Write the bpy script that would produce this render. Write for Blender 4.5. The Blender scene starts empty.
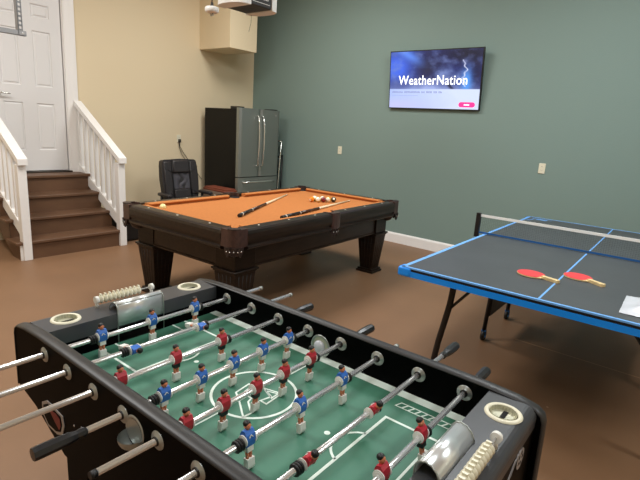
import bpy, bmesh, math, random
from mathutils import Vector, Matrix, noise
random.seed(7)
C = bpy.context.scene.collection
PI = math.pi

# ------------------------------------------------------------------ helpers
def lin(c):
    def f(v):
        v /= 255.0
        return v / 12.92 if v <= 0.04045 else ((v + 0.055) / 1.055) ** 2.4
    return (f(c[0]), f(c[1]), f(c[2]), 1.0)

MATS = {}
def mat(name, rgb, rough=0.6, metal=0.0, noise_amt=0.0, scale=8.0, bump=0.0, bscale=60.0, stretch=None,
        emit=0.0, trans=0.0, coat=0.0, alpha=1.0, rgb2=None, spec=0.5, ior=None):
    m = bpy.data.materials.new(name); m.use_nodes = True
    nt = m.node_tree; b = nt.nodes['Principled BSDF']
    b.inputs['Base Color'].default_value = lin(rgb)
    b.inputs['Roughness'].default_value = rough
    b.inputs['Metallic'].default_value = metal
    b.inputs['Specular IOR Level'].default_value = spec
    if trans: b.inputs['Transmission Weight'].default_value = trans
    if ior: b.inputs['IOR'].default_value = ior
    if coat: b.inputs['Coat Weight'].default_value = coat; b.inputs['Coat Roughness'].default_value = 0.15
    if emit:
        b.inputs['Emission Color'].default_value = lin(rgb); b.inputs['Emission Strength'].default_value = emit
    if noise_amt or rgb2 or bump:
        tc = nt.nodes.new('ShaderNodeTexCoord'); mp = nt.nodes.new('ShaderNodeMapping')
        nt.links.new(tc.outputs['Object'], mp.inputs['Vector'])
        if stretch: mp.inputs['Scale'].default_value = stretch
    if noise_amt or rgb2:
        n = nt.nodes.new('ShaderNodeTexNoise'); n.inputs['Scale'].default_value = scale
        n.inputs['Detail'].default_value = 6.0
        nt.links.new(mp.outputs['Vector'], n.inputs['Vector'])
        r = nt.nodes.new('ShaderNodeValToRGB')
        a = rgb if rgb2 else tuple(max(0, v * (1 - noise_amt)) for v in rgb)
        z = rgb2 if rgb2 else tuple(min(255, v * (1 + noise_amt)) for v in rgb)
        r.color_ramp.elements[0].position = 0.3; r.color_ramp.elements[1].position = 0.7
        r.color_ramp.elements[0].color = lin(a); r.color_ramp.elements[1].color = lin(z)
        nt.links.new(n.outputs['Fac'], r.inputs['Fac'])
        nt.links.new(r.outputs['Color'], b.inputs['Base Color'])
    if bump:
        n2 = nt.nodes.new('ShaderNodeTexNoise'); n2.inputs['Scale'].default_value = bscale
        n2.inputs['Detail'].default_value = 4.0
        nt.links.new(mp.outputs['Vector'], n2.inputs['Vector'])
        bp = nt.nodes.new('ShaderNodeBump'); bp.inputs['Strength'].default_value = bump
        bp.inputs['Distance'].default_value = 0.003
        nt.links.new(n2.outputs['Fac'], bp.inputs['Height']); nt.links.new(bp.outputs['Normal'], b.inputs['Normal'])
    MATS[name] = m
    return m

class MB:
    """collects shapes (several materials allowed) into ONE mesh"""
    def __init__(s): s.bm = bmesh.new(); s.mats = []
    def _mi(s, m):
        if m is None: return 0
        if m not in s.mats: s.mats.append(m)
        return s.mats.index(m)
    def _add(s, verts, faces, m=None, smooth=False):
        mi = s._mi(m); vs = [s.bm.verts.new(v) for v in verts]; out = []
        for f in faces:
            try:
                fc = s.bm.faces.new([vs[i] for i in f]); fc.material_index = mi; fc.smooth = smooth; out.append(fc)
            except ValueError: pass
        return vs, out
    def box(s, lo, hi, m=None, bev=0.0, seg=2, M=None):
        x0, y0, z0 = lo; x1, y1, z1 = hi
        v = [(x0,y0,z0),(x1,y0,z0),(x1,y1,z0),(x0,y1,z0),(x0,y0,z1),(x1,y0,z1),(x1,y1,z1),(x0,y1,z1)]
        if M is not None: v = [M @ Vector(p) for p in v]
        f = [(0,3,2,1),(4,5,6,7),(0,1,5,4),(1,2,6,5),(2,3,7,6),(3,0,4,7)]
        vs, fs = s._add(v, f, m)
        if bev > 0:
            es = list({e for fc in fs for e in fc.edges})
            r = bmesh.ops.bevel(s.bm, geom=es, offset=bev, segments=seg, affect='EDGES', profile=0.5)
            mi = s._mi(m)
            for fc in r['faces']: fc.material_index = mi; fc.smooth = True
        return s
    def prism(s, pts, a, b, axis='z', m=None, smooth=False, M=None):
        """closed polygon pts (2-D) extruded from a to b along axis; 2-D axes: z->(x,y) y->(x,z) x->(y,z)"""
        def P(p, t):
            if axis == 'z': q = (p[0], p[1], t)
            elif axis == 'y': q = (p[0], t, p[1])
            else: q = (t, p[0], p[1])
            return (M @ Vector(q)) if M is not None else q
        n = len(pts)
        v = [P(p, a) for p in pts] + [P(p, b) for p in pts]
        side = [(i, (i+1) % n, n+(i+1) % n, n+i) for i in range(n)]
        vs, fs = s._add(v, side, m, smooth)
        mi = s._mi(m)
        for idx in (range(n), range(n, 2*n)):
            try:
                fc = s.bm.faces.new([vs[i] for i in idx]); fc.material_index = mi
            except ValueError: pass
        return s
    def frustum(s, c, w0, d0, w1, d1, z0, z1, m=None):
        x, y = c
        v = [(x-w0/2,y-d0/2,z0),(x+w0/2,y-d0/2,z0),(x+w0/2,y+d0/2,z0),(x-w0/2,y+d0/2,z0),
             (x-w1/2,y-d1/2,z1),(x+w1/2,y-d1/2,z1),(x+w1/2,y+d1/2,z1),(x-w1/2,y+d1/2,z1)]
        s._add(v, [(0,3,2,1),(4,5,6,7),(0,1,5,4),(1,2,6,5),(2,3,7,6),(3,0,4,7)], m); return s
    def cyl(s, p0, p1, r0, r1=None, n=16, m=None, caps=True, smooth=True):
        r1 = r0 if r1 is None else r1
        p0 = Vector(p0); p1 = Vector(p1); d = (p1-p0).normalized()
        u = d.orthogonal().normalized(); w = d.cross(u)
        v = [p0 + r0*(math.cos(2*PI*i/n)*u + math.sin(2*PI*i/n)*w) for i in range(n)] + \
            [p1 + r1*(math.cos(2*PI*i/n)*u + math.sin(2*PI*i/n)*w) for i in range(n)]
        vs, fs = s._add(v, [(i,(i+1)%n,n+(i+1)%n,n+i) for i in range(n)], m, smooth)
        if caps:
            mi = s._mi(m)
            for idx in (list(range(n))[::-1], range(n,2*n)):
                fc = s.bm.faces.new([vs[i] for i in idx]); fc.material_index = mi
        return s
    def tube(s, pts, r, n=10, m=None):
        pts = [Vector(p) for p in pts]; rings = []; up = None
        rs = r if isinstance(r, (list, tuple)) else [r]*len(pts)
        for i, p in enumerate(pts):
            d = (pts[min(i+1,len(pts)-1)] - pts[max(i-1,0)]).normalized()
            if up is None: u = d.orthogonal().normalized()
            else:
                u = up - d*up.dot(d)
                u = u.normalized() if u.length > 1e-6 else d.orthogonal().normalized()
            up = u; w = d.cross(u)
            rings.append([p + rs[i]*(math.cos(2*PI*k/n)*u + math.sin(2*PI*k/n)*w) for k in range(n)])
        v = [q for rg in rings for q in rg]; f = []
        for i in range(len(pts)-1):
            for k in range(n): f.append((i*n+k, i*n+(k+1)%n, (i+1)*n+(k+1)%n, (i+1)*n+k))
        vs, _ = s._add(v, f, m, True); mi = s._mi(m)
        for idx in (list(range(n))[::-1], [(len(pts)-1)*n+k for k in range(n)]):
            fc = s.bm.faces.new([vs[i] for i in idx]); fc.material_index = mi
        return s
    def lathe(s, prof, base, axis=(0,0,1), n=24, m=None, smooth=True, closed=False):
        """prof: list of (radius, height along axis)"""
        base = Vector(base); d = Vector(axis).normalized(); u = d.orthogonal().normalized(); w = d.cross(u)
        v = []
        for (r, h) in prof:
            for k in range(n):
                a = 2*PI*k/n; v.append(base + d*h + max(r, 1e-5)*(math.cos(a)*u + math.sin(a)*w))
        f = []; L = len(prof); rng = L if closed else L-1
        for i in range(rng):
            j = (i+1) % L
            for k in range(n): f.append((i*n+k, i*n+(k+1)%n, j*n+(k+1)%n, j*n+k))
        vs, _ = s._add(v, f, m, smooth); return s
    def ball(s, c, r, m=None, sc=(1,1,1), n=14, M=None):
        prof = [(r*math.sin(PI*i/n), -r*math.cos(PI*i/n)) for i in range(n+1)]
        k = 2*n; v = []
        for (rr, h) in prof:
            for j in range(k):
                a = 2*PI*j/k; q = Vector((rr*math.cos(a)*sc[0], rr*math.sin(a)*sc[1], h*sc[2]))
                v.append(Vector(c) + (M @ q if M is not None else q))
        f = [(i*k+j, i*k+(j+1)%k, (i+1)*k+(j+1)%k, (i+1)*k+j) for i in range(n) for j in range(k)]
        s._add(v, f, m, True); return s
    def sheet(s, pts, m=None):
        s._add(pts, [tuple(range(len(pts)))], m); return s
    def band(s, pts, w, z, th=0.0006, m=None, closed=False):
        """flat painted line of width w along 2-D pts at height z"""
        n = len(pts); idx = range(n if closed else n-1)
        L = []; R = []
        for i in range(n):
            a = Vector(pts[(i-1) % n] if (closed or i > 0) else pts[i]); b = Vector(pts[(i+1) % n] if (closed or i < n-1) else pts[i])
            p = Vector(pts[i]); d1 = (p-a); d2 = (b-p)
            if d1.length < 1e-9: d1 = d2
            if d2.length < 1e-9: d2 = d1
            d1.normalize(); d2.normalize(); t = (d1+d2)
            t = t.normalized() if t.length > 1e-6 else d1
            nn = Vector((-t.y, t.x)); k = 1/max(0.5, nn.dot(Vector((-d1.y, d1.x))))
            L.append(p + nn*w/2*k); R.append(p - nn*w/2*k)
        for i in idx:
            j = (i+1) % n
            v = [(L[i].x,L[i].y,z),(R[i].x,R[i].y,z),(R[j].x,R[j].y,z),(L[j].x,L[j].y,z)]
            v += [(a,b,c+th) for a,b,c in v]
            s._add(v, [(0,1,2,3),(7,6,5,4),(0,4,5,1),(1,5,6,2),(2,6,7,3),(3,7,4,0)], m)
        return s
    def build(s, name, m=None, parent=None):
        bm = s.bm
        bmesh.ops.recalc_face_normals(bm, faces=bm.faces[:])
        me = bpy.data.meshes.new(name); bm.to_mesh(me); bm.free()
        for x in (s.mats or ([m] if m else [])): me.materials.append(x)
        o = bpy.data.objects.new(name, me); C.objects.link(o)
        if parent is not None: o.parent = parent
        return o

def tag(o, label=None, cat=None, group=None, kind=None):
    if label: o['label'] = label
    if cat: o['category'] = cat
    if group: o['group'] = group
    if kind: o['kind'] = kind
    return o
def thing(name, loc, rz, label, cat, group=None):
    o = bpy.data.objects.new(name, None); C.objects.link(o)
    o.location = loc; o.rotation_euler = (0,0,rz); o.empty_display_size = 0.1
    return tag(o, label, cat, group)
def struct(o, label=None):
    o['kind'] = 'structure'
    if label: o['label'] = label
    return o
def copy_to(o, parent):
    c = o.copy(); C.objects.link(c); c.parent = parent
    for ch in list(o.children): copy_to(ch, c)
    return c
def arc(cx, cy, r, a0, a1, n=12):
    return [(cx + r*math.cos(a0+(a1-a0)*i/n), cy + r*math.sin(a0+(a1-a0)*i/n)) for i in range(n+1)]
def text_mesh(body, size, name, m, parent, loc, rot, bold=0.0, ext=0.0008, align='CENTER', sx=1.0):
    cu = bpy.data.curves.new('t', 'FONT'); cu.body = body; cu.size = size; cu.extrude = ext; cu.offset = bold
    cu.align_x = align; cu.resolution_u = 4; cu.space_character = 1.06
    to = bpy.data.objects.new('t', cu); C.objects.link(to)
    dg = bpy.context.evaluated_depsgraph_get(); me = bpy.data.meshes.new_from_object(to.evaluated_get(dg))
    bpy.data.objects.remove(to); bpy.data.curves.remove(cu)
    me.name = name; me.materials.clear(); me.materials.append(m)
    o = bpy.data.objects.new(name, me); C.objects.link(o); o.parent = parent
    o.location = loc; o.rotation_euler = rot; o.scale = (sx, 1, 1)
    return o

# ------------------------------------------------------------------ materials
m_beige = mat('beige_paint', (224,207,174), 0.75, bump=0.25, bscale=90)
m_green = mat('green_paint', (122,142,135), 0.72, bump=0.3, bscale=90)
m_ceil = mat('ceiling_paint', (232,228,218), 0.85)
m_white = mat('white_trim_paint', (236,233,230), 0.4)
m_door = mat('white_door_paint', (222,220,219), 0.4)
m_sill = mat('dark_threshold', (62,56,50), 0.35, 0.6)
m_stair = mat('brown_stair_paint', (100,71,50), 0.5, noise_amt=0.05, scale=5)
m_wood = mat('dark_walnut', (17,10,7), 0.38, rgb2=(36,24,17), scale=5.0, stretch=(1,1,9), spec=0.3)
m_woodx = mat('dark_walnut_long', (20,13,9), 0.34, rgb2=(46,33,25), scale=6.0, stretch=(6,0.8,6), spec=0.4)
m_felt = mat('orange_cloth', (186,117,64), 0.9, noise_amt=0.03, scale=60, bump=0.1, bscale=400, spec=0.2)
m_leather = mat('brown_pocket_leather', (62,42,38), 0.4, noise_amt=0.2, scale=30, coat=0.2)
m_dleather = mat('dark_pocket_leather', (40,28,26), 0.45, noise_amt=0.2, scale=40)
m_blackp = mat('black_plastic', (16,16,17), 0.4)
m_void = mat('pocket_black', (6,6,6), 0.9)
m_pearl = mat('pearl_sight', (240,232,215), 0.3)
m_blacklam = mat('black_laminate', (4,4,4), 0.45, bump=0.05, bscale=200, spec=0.03)
m_endtop = mat('charcoal_end_laminate', (62,63,66), 0.36)
m_cap = mat('grey_vinyl_edge', (44,43,43), 0.42, spec=.35)
m_field = mat('green_playfield', (62,114,92), 0.55, noise_amt=0.04, scale=9)
m_line = mat('pale_field_paint', (222,234,224), 0.5)
m_steel = mat('polished_steel', (230,230,230), 0.2, 0.72)
m_disc = mat('nickel_bearing', (172,176,172), 0.32, 0.65)
m_chrome = mat('satin_chrome_guard', (236,240,242), 0.28, 0.7)
m_cup = mat('ribbed_cup_lining', (196,194,172), 0.3, 0.4)
m_ivory = mat('ivory_plastic', (226,220,196), 0.4)
m_figw = mat('white_figure_plastic', (232,231,224), 0.45)
m_blue = mat('blue_jersey', (42,104,190), 0.45)
m_red = mat('red_jersey', (176,34,50), 0.45)
m_skin = mat('figure_skin', (206,128,92), 0.5)
m_hair = mat('figure_hair', (13,11,11), 0.45)
m_shortb = mat('figure_black_shorts', (20,20,24), 0.5)
m_rubber = mat('black_rubber', (14,14,15), 0.5)
m_handle = mat('black_grip_plastic', (30,31,33), 0.3)
m_pptop = mat('charcoal_table_top', (70,74,77), 0.45, noise_amt=0.04, scale=4, bump=0.05, bscale=300)
m_ppblue = mat('bright_blue_edge', (18,146,255), 0.35)
m_ppblued = mat('blue_net_tape', (26,92,160), 0.6)
m_ppline = mat('light_blue_line', (112,172,236), 0.5)
m_net = mat('dark_net_mesh', (60,64,66), 0.8)
m_netw = mat('white_net_tape', (252,252,250), 0.6)
m_padred = mat('red_paddle_rubber', (222,62,66), 0.6)
m_padwood = mat('pale_paddle_wood', (226,200,148), 0.5, noise_amt=0.06, scale=40)
m_ss = mat('brushed_stainless', (148,152,147), 0.42, 0.75, bump=0.05, bscale=300, stretch=(1,1,0.05))
m_ssh = mat('bright_handle_steel', (225,225,220), 0.22, 0.9)
m_fblk = mat('black_fridge_side', (12,11,10), 0.5, spec=.25)
m_chair = mat('black_bonded_leather', (46,42,43), 0.38, bump=0.4, bscale=40)
m_chmesh = mat('charcoal_mesh_panel', (66,64,70), 0.7, bump=0.6, bscale=150)
m_opw = mat('white_opener_lens', (235,234,230), 0.35)
m_opd = mat('dark_opener_housing', (52,50,50), 0.5)
m_galv = mat('galvanised_steel', (150,150,152), 0.4, 0.7)
m_bag = mat('white_plastic_bag', (206,209,216), 0.35, coat=0.3)
m_bagb = mat('blue_bag_print', (120,150,215), 0.4)
m_card = mat('taupe_cardboard', (128,108,92), 0.8)
m_redbr = mat('red_brown_case', (124,62,42), 0.55)
m_redf = mat('dark_red_emblem', (112,12,20), 0.45)
m_sil = mat('silver_print', (176,172,172), 0.4, 0.3)
m_cord = mat('dark_cord', (44,40,36), 0.6)

# floor paint with fine speckle and one straight control joint
def floor_material():
    m = mat('brown_floor_paint', (130,97,70), 0.5, noise_amt=0.035, scale=1.6, bump=0.12, bscale=35)
    nt = m.node_tree; b = nt.nodes['Principled BSDF']
    src = b.inputs['Base Color'].links[0].from_socket
    tc = nt.nodes.new('ShaderNodeTexCoord'); sp = nt.nodes.new('ShaderNodeSeparateXYZ')
    nt.links.new(tc.outputs['Object'], sp.inputs[0])
    def mth(op, a, bb):
        n = nt.nodes.new('ShaderNodeMath'); n.operation = op
        for i, v in enumerate((a, bb)):
            if isinstance(v, (int, float)): n.inputs[i].default_value = v
            else: nt.links.new(v, n.inputs[i])
        return n.outputs[0]
    d = mth('ABSOLUTE', mth('SUBTRACT', sp.outputs['Y'], 3.76), 0)
    f = mth('MULTIPLY', mth('LESS_THAN', d, 0.006), mth('GREATER_THAN', sp.outputs['X'], -0.95))
    f = mth('MULTIPLY', f, 0.55)
    mx = nt.nodes.new('ShaderNodeMix'); mx.data_type = 'RGBA'
    nt.links.new(f, mx.inputs['Factor']); nt.links.new(src, mx.inputs['A']); mx.inputs['B'].default_value = lin((205,160,120))
    vo = nt.nodes.new('ShaderNodeTexVoronoi'); vo.inputs['Scale'].default_value = 3.2
    nt.links.new(tc.outputs['Object'], vo.inputs['Vector'])
    sk = mth('MULTIPLY', mth('LESS_THAN', vo.outputs['Distance'], 0.022), 0.45)
    mx2 = nt.nodes.new('ShaderNodeMix'); mx2.data_type = 'RGBA'
    nt.links.new(sk, mx2.inputs['Factor']); nt.links.new(mx.outputs['Result'], mx2.inputs['A']); mx2.inputs['B'].default_value = lin((215,190,165))
    nt.links.new(mx2.outputs['Result'], b.inputs['Base Color'])
    return m
m_floor = floor_material()

# ------------------------------------------------------------------ room
XL, YG, HC = -6.345, 5.884, 3.80
X1, Y0 = 3.4, -3.2
def room():
    struct(MB().box((XL-.15, Y0-.15, -.1), (X1+.15, YG+.15, 0), m_floor).build('floor'), 'brown painted concrete floor')
    struct(MB().box((XL-.15, Y0-.15, HC), (X1+.15, YG+.15, HC+.1), m_ceil).build('ceiling'))
    struct(MB().box((XL-.15, YG, 0), (X1+.15, YG+.15, HC), m_green).build('wall_back'), 'grey-green painted wall')
    b = MB()
    dy0, dy1, dz0, dz1 = 1.925, 2.79, .74, 2.865
    b.box((XL-.15, Y0, 0), (XL, dy0, HC), m_beige); b.box((XL-.15, dy1, 0), (XL, YG, HC), m_beige)
    b.box((XL-.15, dy0, 0), (XL, dy1, dz0), m_beige); b.box((XL-.15, dy0, dz1), (XL, dy1, HC), m_beige)
    struct(b.build('wall_left'), 'beige painted wall')
    struct(MB().box((X1, Y0, 0), (X1+.15, YG, HC), m_beige).build('wall_right'))
    struct(MB().box((XL-.15, Y0-.15, 0), (X1+.15, Y0, HC), m_beige).build('wall_front'))
    struct(MB().box((XL, 4.765, 2.556), (-5.645, 5.28, HC), m_beige, bev=0.004).build('wall_bulkhead'), 'beige boxed bulkhead above the refrigerator')
    bb = MB().prism([(YG-.016, 0), (YG-.016, .12), (YG-.008, .14), (YG, .142), (YG, 0)], -5.2, X1, 'x', m_white)
    struct(bb.build('baseboard_back'), 'white baseboard')
room()

def door():
    xf = XL - 0.02
    b = MB(); bm = b.bm; b._mi(m_door)
    ys = [1.955, 2.085, 2.285, 2.435, 2.635, 2.757]
    zs = [.802, 1.05, 1.60, 1.79, 2.41, 2.555, 2.70, 2.835]
    g = [[bm.verts.new((xf, y, z)) for z in zs] for y in ys]
    cells = []
    for i in range(len(ys)-1):
        for j in range(len(zs)-1):
            f = bm.faces.new((g[i][j], g[i+1][j], g[i+1][j+1], g[i][j+1]))
            if i in (1, 3) and j in (1, 3, 5): cells.append(f)
    for f in cells:
        r = bmesh.ops.inset_individual(bm, faces=[f], thickness=0.014, depth=0)
        bmesh.ops.translate(bm, verts=f.verts, vec=(-.011, 0, 0))
        bmesh.ops.inset_individual(bm, faces=[f], thickness=0.012, depth=0)
        bmesh.ops.inset_individual(bm, faces=[f], thickness=0.022, depth=0)
        bmesh.ops.translate(bm, verts=f.verts, vec=(.008, 0, 0))
    b.box((xf-.045, ys[0], zs[0]), (xf-.012, ys[-1], zs[-1]), m_door)
    for (p0, p1) in (((xf-.03, ys[0]-.0, zs[0]), (xf, ys[0]+.002, zs[-1])), ((xf-.03, ys[-1]-.002, zs[0]), (xf, ys[-1], zs[-1])),
                     ((xf-.03, ys[0], zs[0]), (xf, ys[-1], zs[0]+.002))):
        b.box(p0, p1, m_door)
    d = struct(b.build('door_1'), 'white six-panel door at the top of the stairs')
    h = MB(); h.cyl((xf, 2.03, 1.687), (xf+.012, 2.03, 1.687), .032, n=24); h.cyl((xf+.01, 2.03, 1.687), (xf+.055, 2.03, 1.687), .011)
    h.tube([(xf+.055, 2.025, 1.687), (xf+.058, 2.06, 1.69), (xf+.055, 2.11, 1.687), (xf+.05, 2.145, 1.681)], [.011,.010,.009,.007])
    h.cyl((xf, 2.03, 1.82), (xf+.02, 2.03, 1.82), .028, n=24)
    h.build('door_handle', m_ssh, d)['label'] = 'brushed nickel lever handle'
    # jamb, stop and casing
    t = MB()
    t.box((XL-.15, 2.765, .78), (XL, 2.79, 2.865), m_white); t.box((XL-.15, 1.925, .78), (XL, 1.95, 2.865), m_white)
    t.box((XL-.15, 1.925, 2.842), (XL, 2.79, 2.865), m_white)
    prof = lambda y0, y1, s: [(XL, y0), (XL+.012, y0), (XL+.018, y0+s*.02), (XL+.02, y0+s*.06), (XL+.024, y0+s*.085), (XL+.024, y1), (XL, y1)]
    t.prism(prof(2.775, 2.905, 1), .775, 2.94, 'z', m_white)
    t.prism(prof(1.94, 1.81, -1), .775, 2.94, 'z', m_white)
    t.box((XL, 1.81, 2.855), (XL+.022, 2.905, 2.975), m_white, bev=.004)
    struct(t.build('trim_1'), 'white door casing')
    struct(MB().box((XL-.15, 1.925, .74), (XL+.03, 2.79, .797), m_sill, bev=.006).build('trim_2'), 'dark metal door threshold')
door()

# ------------------------------------------------------------------ stairs
def stairs():
    r, nose, run = .1948, -5.309, .2473
    T = thing('staircase', (-5.8, 2.35, 0), 0, 'brown painted four-step staircase with white railings leading up to the white door', 'stairs')
    off = Vector((5.8, -2.35, 0))
    def part(b, name, m=None, label=None):
        o = b.build(name, m, T); o.location = off
        if label: o['label'] = label
        return o
    yl, yr = 1.745, 2.90
    for k in range(4):
        xn = nose - run*k; top = r*(k+1)
        back = xn - run - .03 if k < 3 else XL + .031
        y1 = yr
        part(MB().box((back, yl, top-.032), (xn, y1, top), m_stair, bev=.007, seg=3), 'tread')
        part(MB().box((xn-.045, yl+.045, top-r+ (0.0 if k == 0 else -.0)), (xn-.025, yr-.005, top-.032), m_stair), 'riser')
    for y in (1.79, 2.868):
        pts = [(nose-.03, 0), (nose-.03, r-.032)]
        for k in range(1, 4):
            pts += [(nose-.03-run*k, r*k-.032), (nose-.03-run*k, r*(k+1)-.032)]
        pts += [(XL, 4*r-.032), (XL, .52), (nose-.24, 0)]
        part(MB().prism(pts, y, y+.028, 'y', m_stair), 'stringer')
    # railings
    sl = .59
    for y, side in ((1.848, 0), (2.892, 1)):
        part(MB().box((-5.385, y-.041, 0), (-5.300, y+.041, .985), m_white, bev=.004), 'newel_post')
        zt = lambda x: 1.030 + sl*(-5.245 - x)
        p = [(-5.268, zt(-5.268)), (XL+.025, zt(XL+.025)), (XL+.025, zt(XL+.025)-.06), (-5.268, zt(-5.268)-.06)]
        part(MB().prism(p, y-.046, y+.046, 'y', m_white), 'handrail')
        zb = lambda x: .365 + .55*(-5.48 - x)
        p = [(-5.39, zb(-5.39)+.062), (XL, zb(XL)+.062), (XL, zb(XL)-.068), (-5.39, zb(-5.39)-.068)]
        part(MB().prism(p, y-.028, y+.028, 'y', m_white), 'bottom_rail')
        for i in range(7):
            x = -5.50 - i*.128
            if x < XL+.02: break
            part(MB().box((x-.019, y-.019, zb(x)+.02), (x+.019, y+.019, zt(x)-.055), m_white), 'baluster')
    part(MB().box((-5.34, 1.785, 0), (-5.325, 1.835, r-.035), m_white), 'end_trim', label='white end trim strip')
stairs()

# ------------------------------------------------------------------ refrigerator
def fridge():
    y0, y1, xf = 4.763, 5.59, -5.40
    T = thing('refrigerator', (-5.88, (y0+y1)/2, 0), 0, 'stainless french door refrigerator with black sides standing in the corner', 'refrigerator')
    off = Vector((5.88, -(y0+y1)/2, 0))
    def part(b, name, label=None):
        o = b.build(name, None, T); o.location = off
        if label: o['label'] = label
        return o
    part(MB().box((-6.21, y0+.006, .03), (-5.475, y1-.006, 1.715), m_fblk, bev=.006), 'body', 'black steel cabinet body')
    ym = 5.175
    def door_(ya, yb, z0, z1, nm):
        b = MB()
        n = 10; pts = [(-5.468, ya)]
        for i in range(n+1):
            t = i/n; yy = ya + .001 + (yb-ya-.002)*t
            e = min(t, 1-t)*(yb-ya); k = min(1, e/.02)
            pts.append((xf - .014*(1-math.sqrt(1-(1-k)**2)), yy))
        pts.append((-5.468, yb))
        b.prism(pts, z0, z1, 'z', m_ss)
        return part(b, nm)
    dl = door_(y0, ym-.002, .735, 1.735, 'door'); dr = door_(ym+.002, y1, .735, 1.735, 'door')
    dd = door_(y0, y1, .08, .722, 'freezer_drawer')
    def handle(dp, pts, r=.011):
        h = MB(); h.tube(pts, r, 12, m_ssh)
        for p in (pts[0], pts[-1]): h.cyl((xf-.006, p[1], p[2]), p, .009, .012, m=m_ssh)
        o = h.build('handle', None, dp)
    for dp, yy in ((dl, 5.105), (dr, 5.205)):
        handle(dp, [(xf+.04, yy, .90), (xf+.052, yy, 1.0), (xf+.062, yy, 1.15), (xf+.066, yy, 1.28), (xf+.062, yy, 1.42), (xf+.052, yy, 1.55), (xf+.036, yy, 1.63)], .0125)
    handle(dd, [(xf+.035, 4.85, .655), (xf+.05, 4.95, .66), (xf+.055, 5.16, .662), (xf+.05, 5.38, .66), (xf+.035, 5.48, .655)])
    e = MB(); e.cyl((xf-.002, 5.50, 1.66), (xf+.002, 5.50, 1.66), .011, m=m_sil); e.build('badge', None, dr)
    part(MB().box((-5.62, y0+.01, 1.715), (-5.45, y0+.13, 1.752), m_blackp, bev=.004), 'hinge_cover')
    part(MB().box((-5.62, y1-.13, 1.715), (-5.45, y1-.01, 1.752), m_blackp, bev=.004), 'hinge_cover')
    part(MB().box((-6.15, y0+.05, 0), (-5.55, y1-.05, .035), m_blackp), 'base')
fridge()

# folded step ladder leaning in the gap between refrigerator and green wall
def ladder():
    T = thing('step_ladder', (-5.50, 5.72, 0), 0, 'slim folded silver step ladder leaning between the refrigerator and the green wall', 'ladder')
    for dx, nm in ((0.0, 'rail'), (-.34, 'rail')):
        b = MB(); b.tube([(dx+.02, -.05, .012), (dx, -.02, .5), (dx-.02, .04, 1.1), (dx-.03, .07, 1.25), (dx-.06, .10, 1.28)], .014, 10, m_ssh)
        b.build(nm, None, T)
        b = MB(); b.tube([(dx+.0, .04, .012), (dx-.03, .10, 1.05)], .011, 8, m_blackp); b.build('rear_rail', None, T)
    for z in (.25, .5, .75, 1.0):
        t = (z)/1.25
        MB().box((-.36, -.045+.09*t, z), (-.01, -.01+.09*t, z+.03), m_blackp).build('step', None, T)
    b = MB(); b.box((-.35, .05, 1.255), (-.05, .10, 1.28), m_ssh, bev=.005); b.build('top_bar', None, T)
ladder()

# boxes beside refrigerator
def boxes():
    T = thing('cardboard_box', (-5.60, 4.585, 0), 0.0, 'closed taupe cardboard box on the floor beside the black side of the refrigerator', 'box')
    b = MB(); w, d, h = .265, .135, .515
    b.box((-w, -d, 0), (w, -d+.006, h), m_card); b.box((-w, d-.006, 0), (w, d, h), m_card)
    b.box((-w, -d, 0), (-w+.006, d, h), m_card); b.box((w-.006, -d, 0), (w, d, h), m_card); b.box((-w, -d, 0), (w, d, .006), m_card)
    b.build('box_body', None, T)
    f = MB(); f.box((-w, -d, h), (w, d, h+.005), m_card); f.box((-w, -.002, -.09), (w, .003, 0), m_card, M=Matrix.Translation((0, -d-.003, h)) @ Matrix.Rotation(math.radians(-8), 4, 'X')); f.build('flap', None, T)
    c = MB(); c.box((-.255, -.12, 0), (.25, .11, .028), m_redbr, bev=.008)
    c.box((-.245, -.10, .028), (.24, .09, .048), m_redbr, bev=.006, M=Matrix.Rotation(math.radians(1.5), 4, 'Z'))
    o = c.build('folded_case'); o.location = (-5.60, 4.59, .5225)
    tag(o, 'red-brown folded case lying on top of the cardboard box by the refrigerator', 'case')
    s = MB(); s.box((-5.95, 3.0, .012), (-5.44, 3.44, .36), m_blackp, bev=.02); 
    s.box((-5.955, 2.995, .36), (-5.435, 3.445, .40), m_blackp, bev=.012)
    for x in (-5.92, -5.47):
        for y in (3.03, 3.41): s.cyl((x, y, 0), (x, y, .014), .015, m=m_rubber)
    o = s.build('storage_trunk'); tag(o, 'low black storage trunk on the floor between the stairs and the office chair', 'trunk')
boxes()

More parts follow.
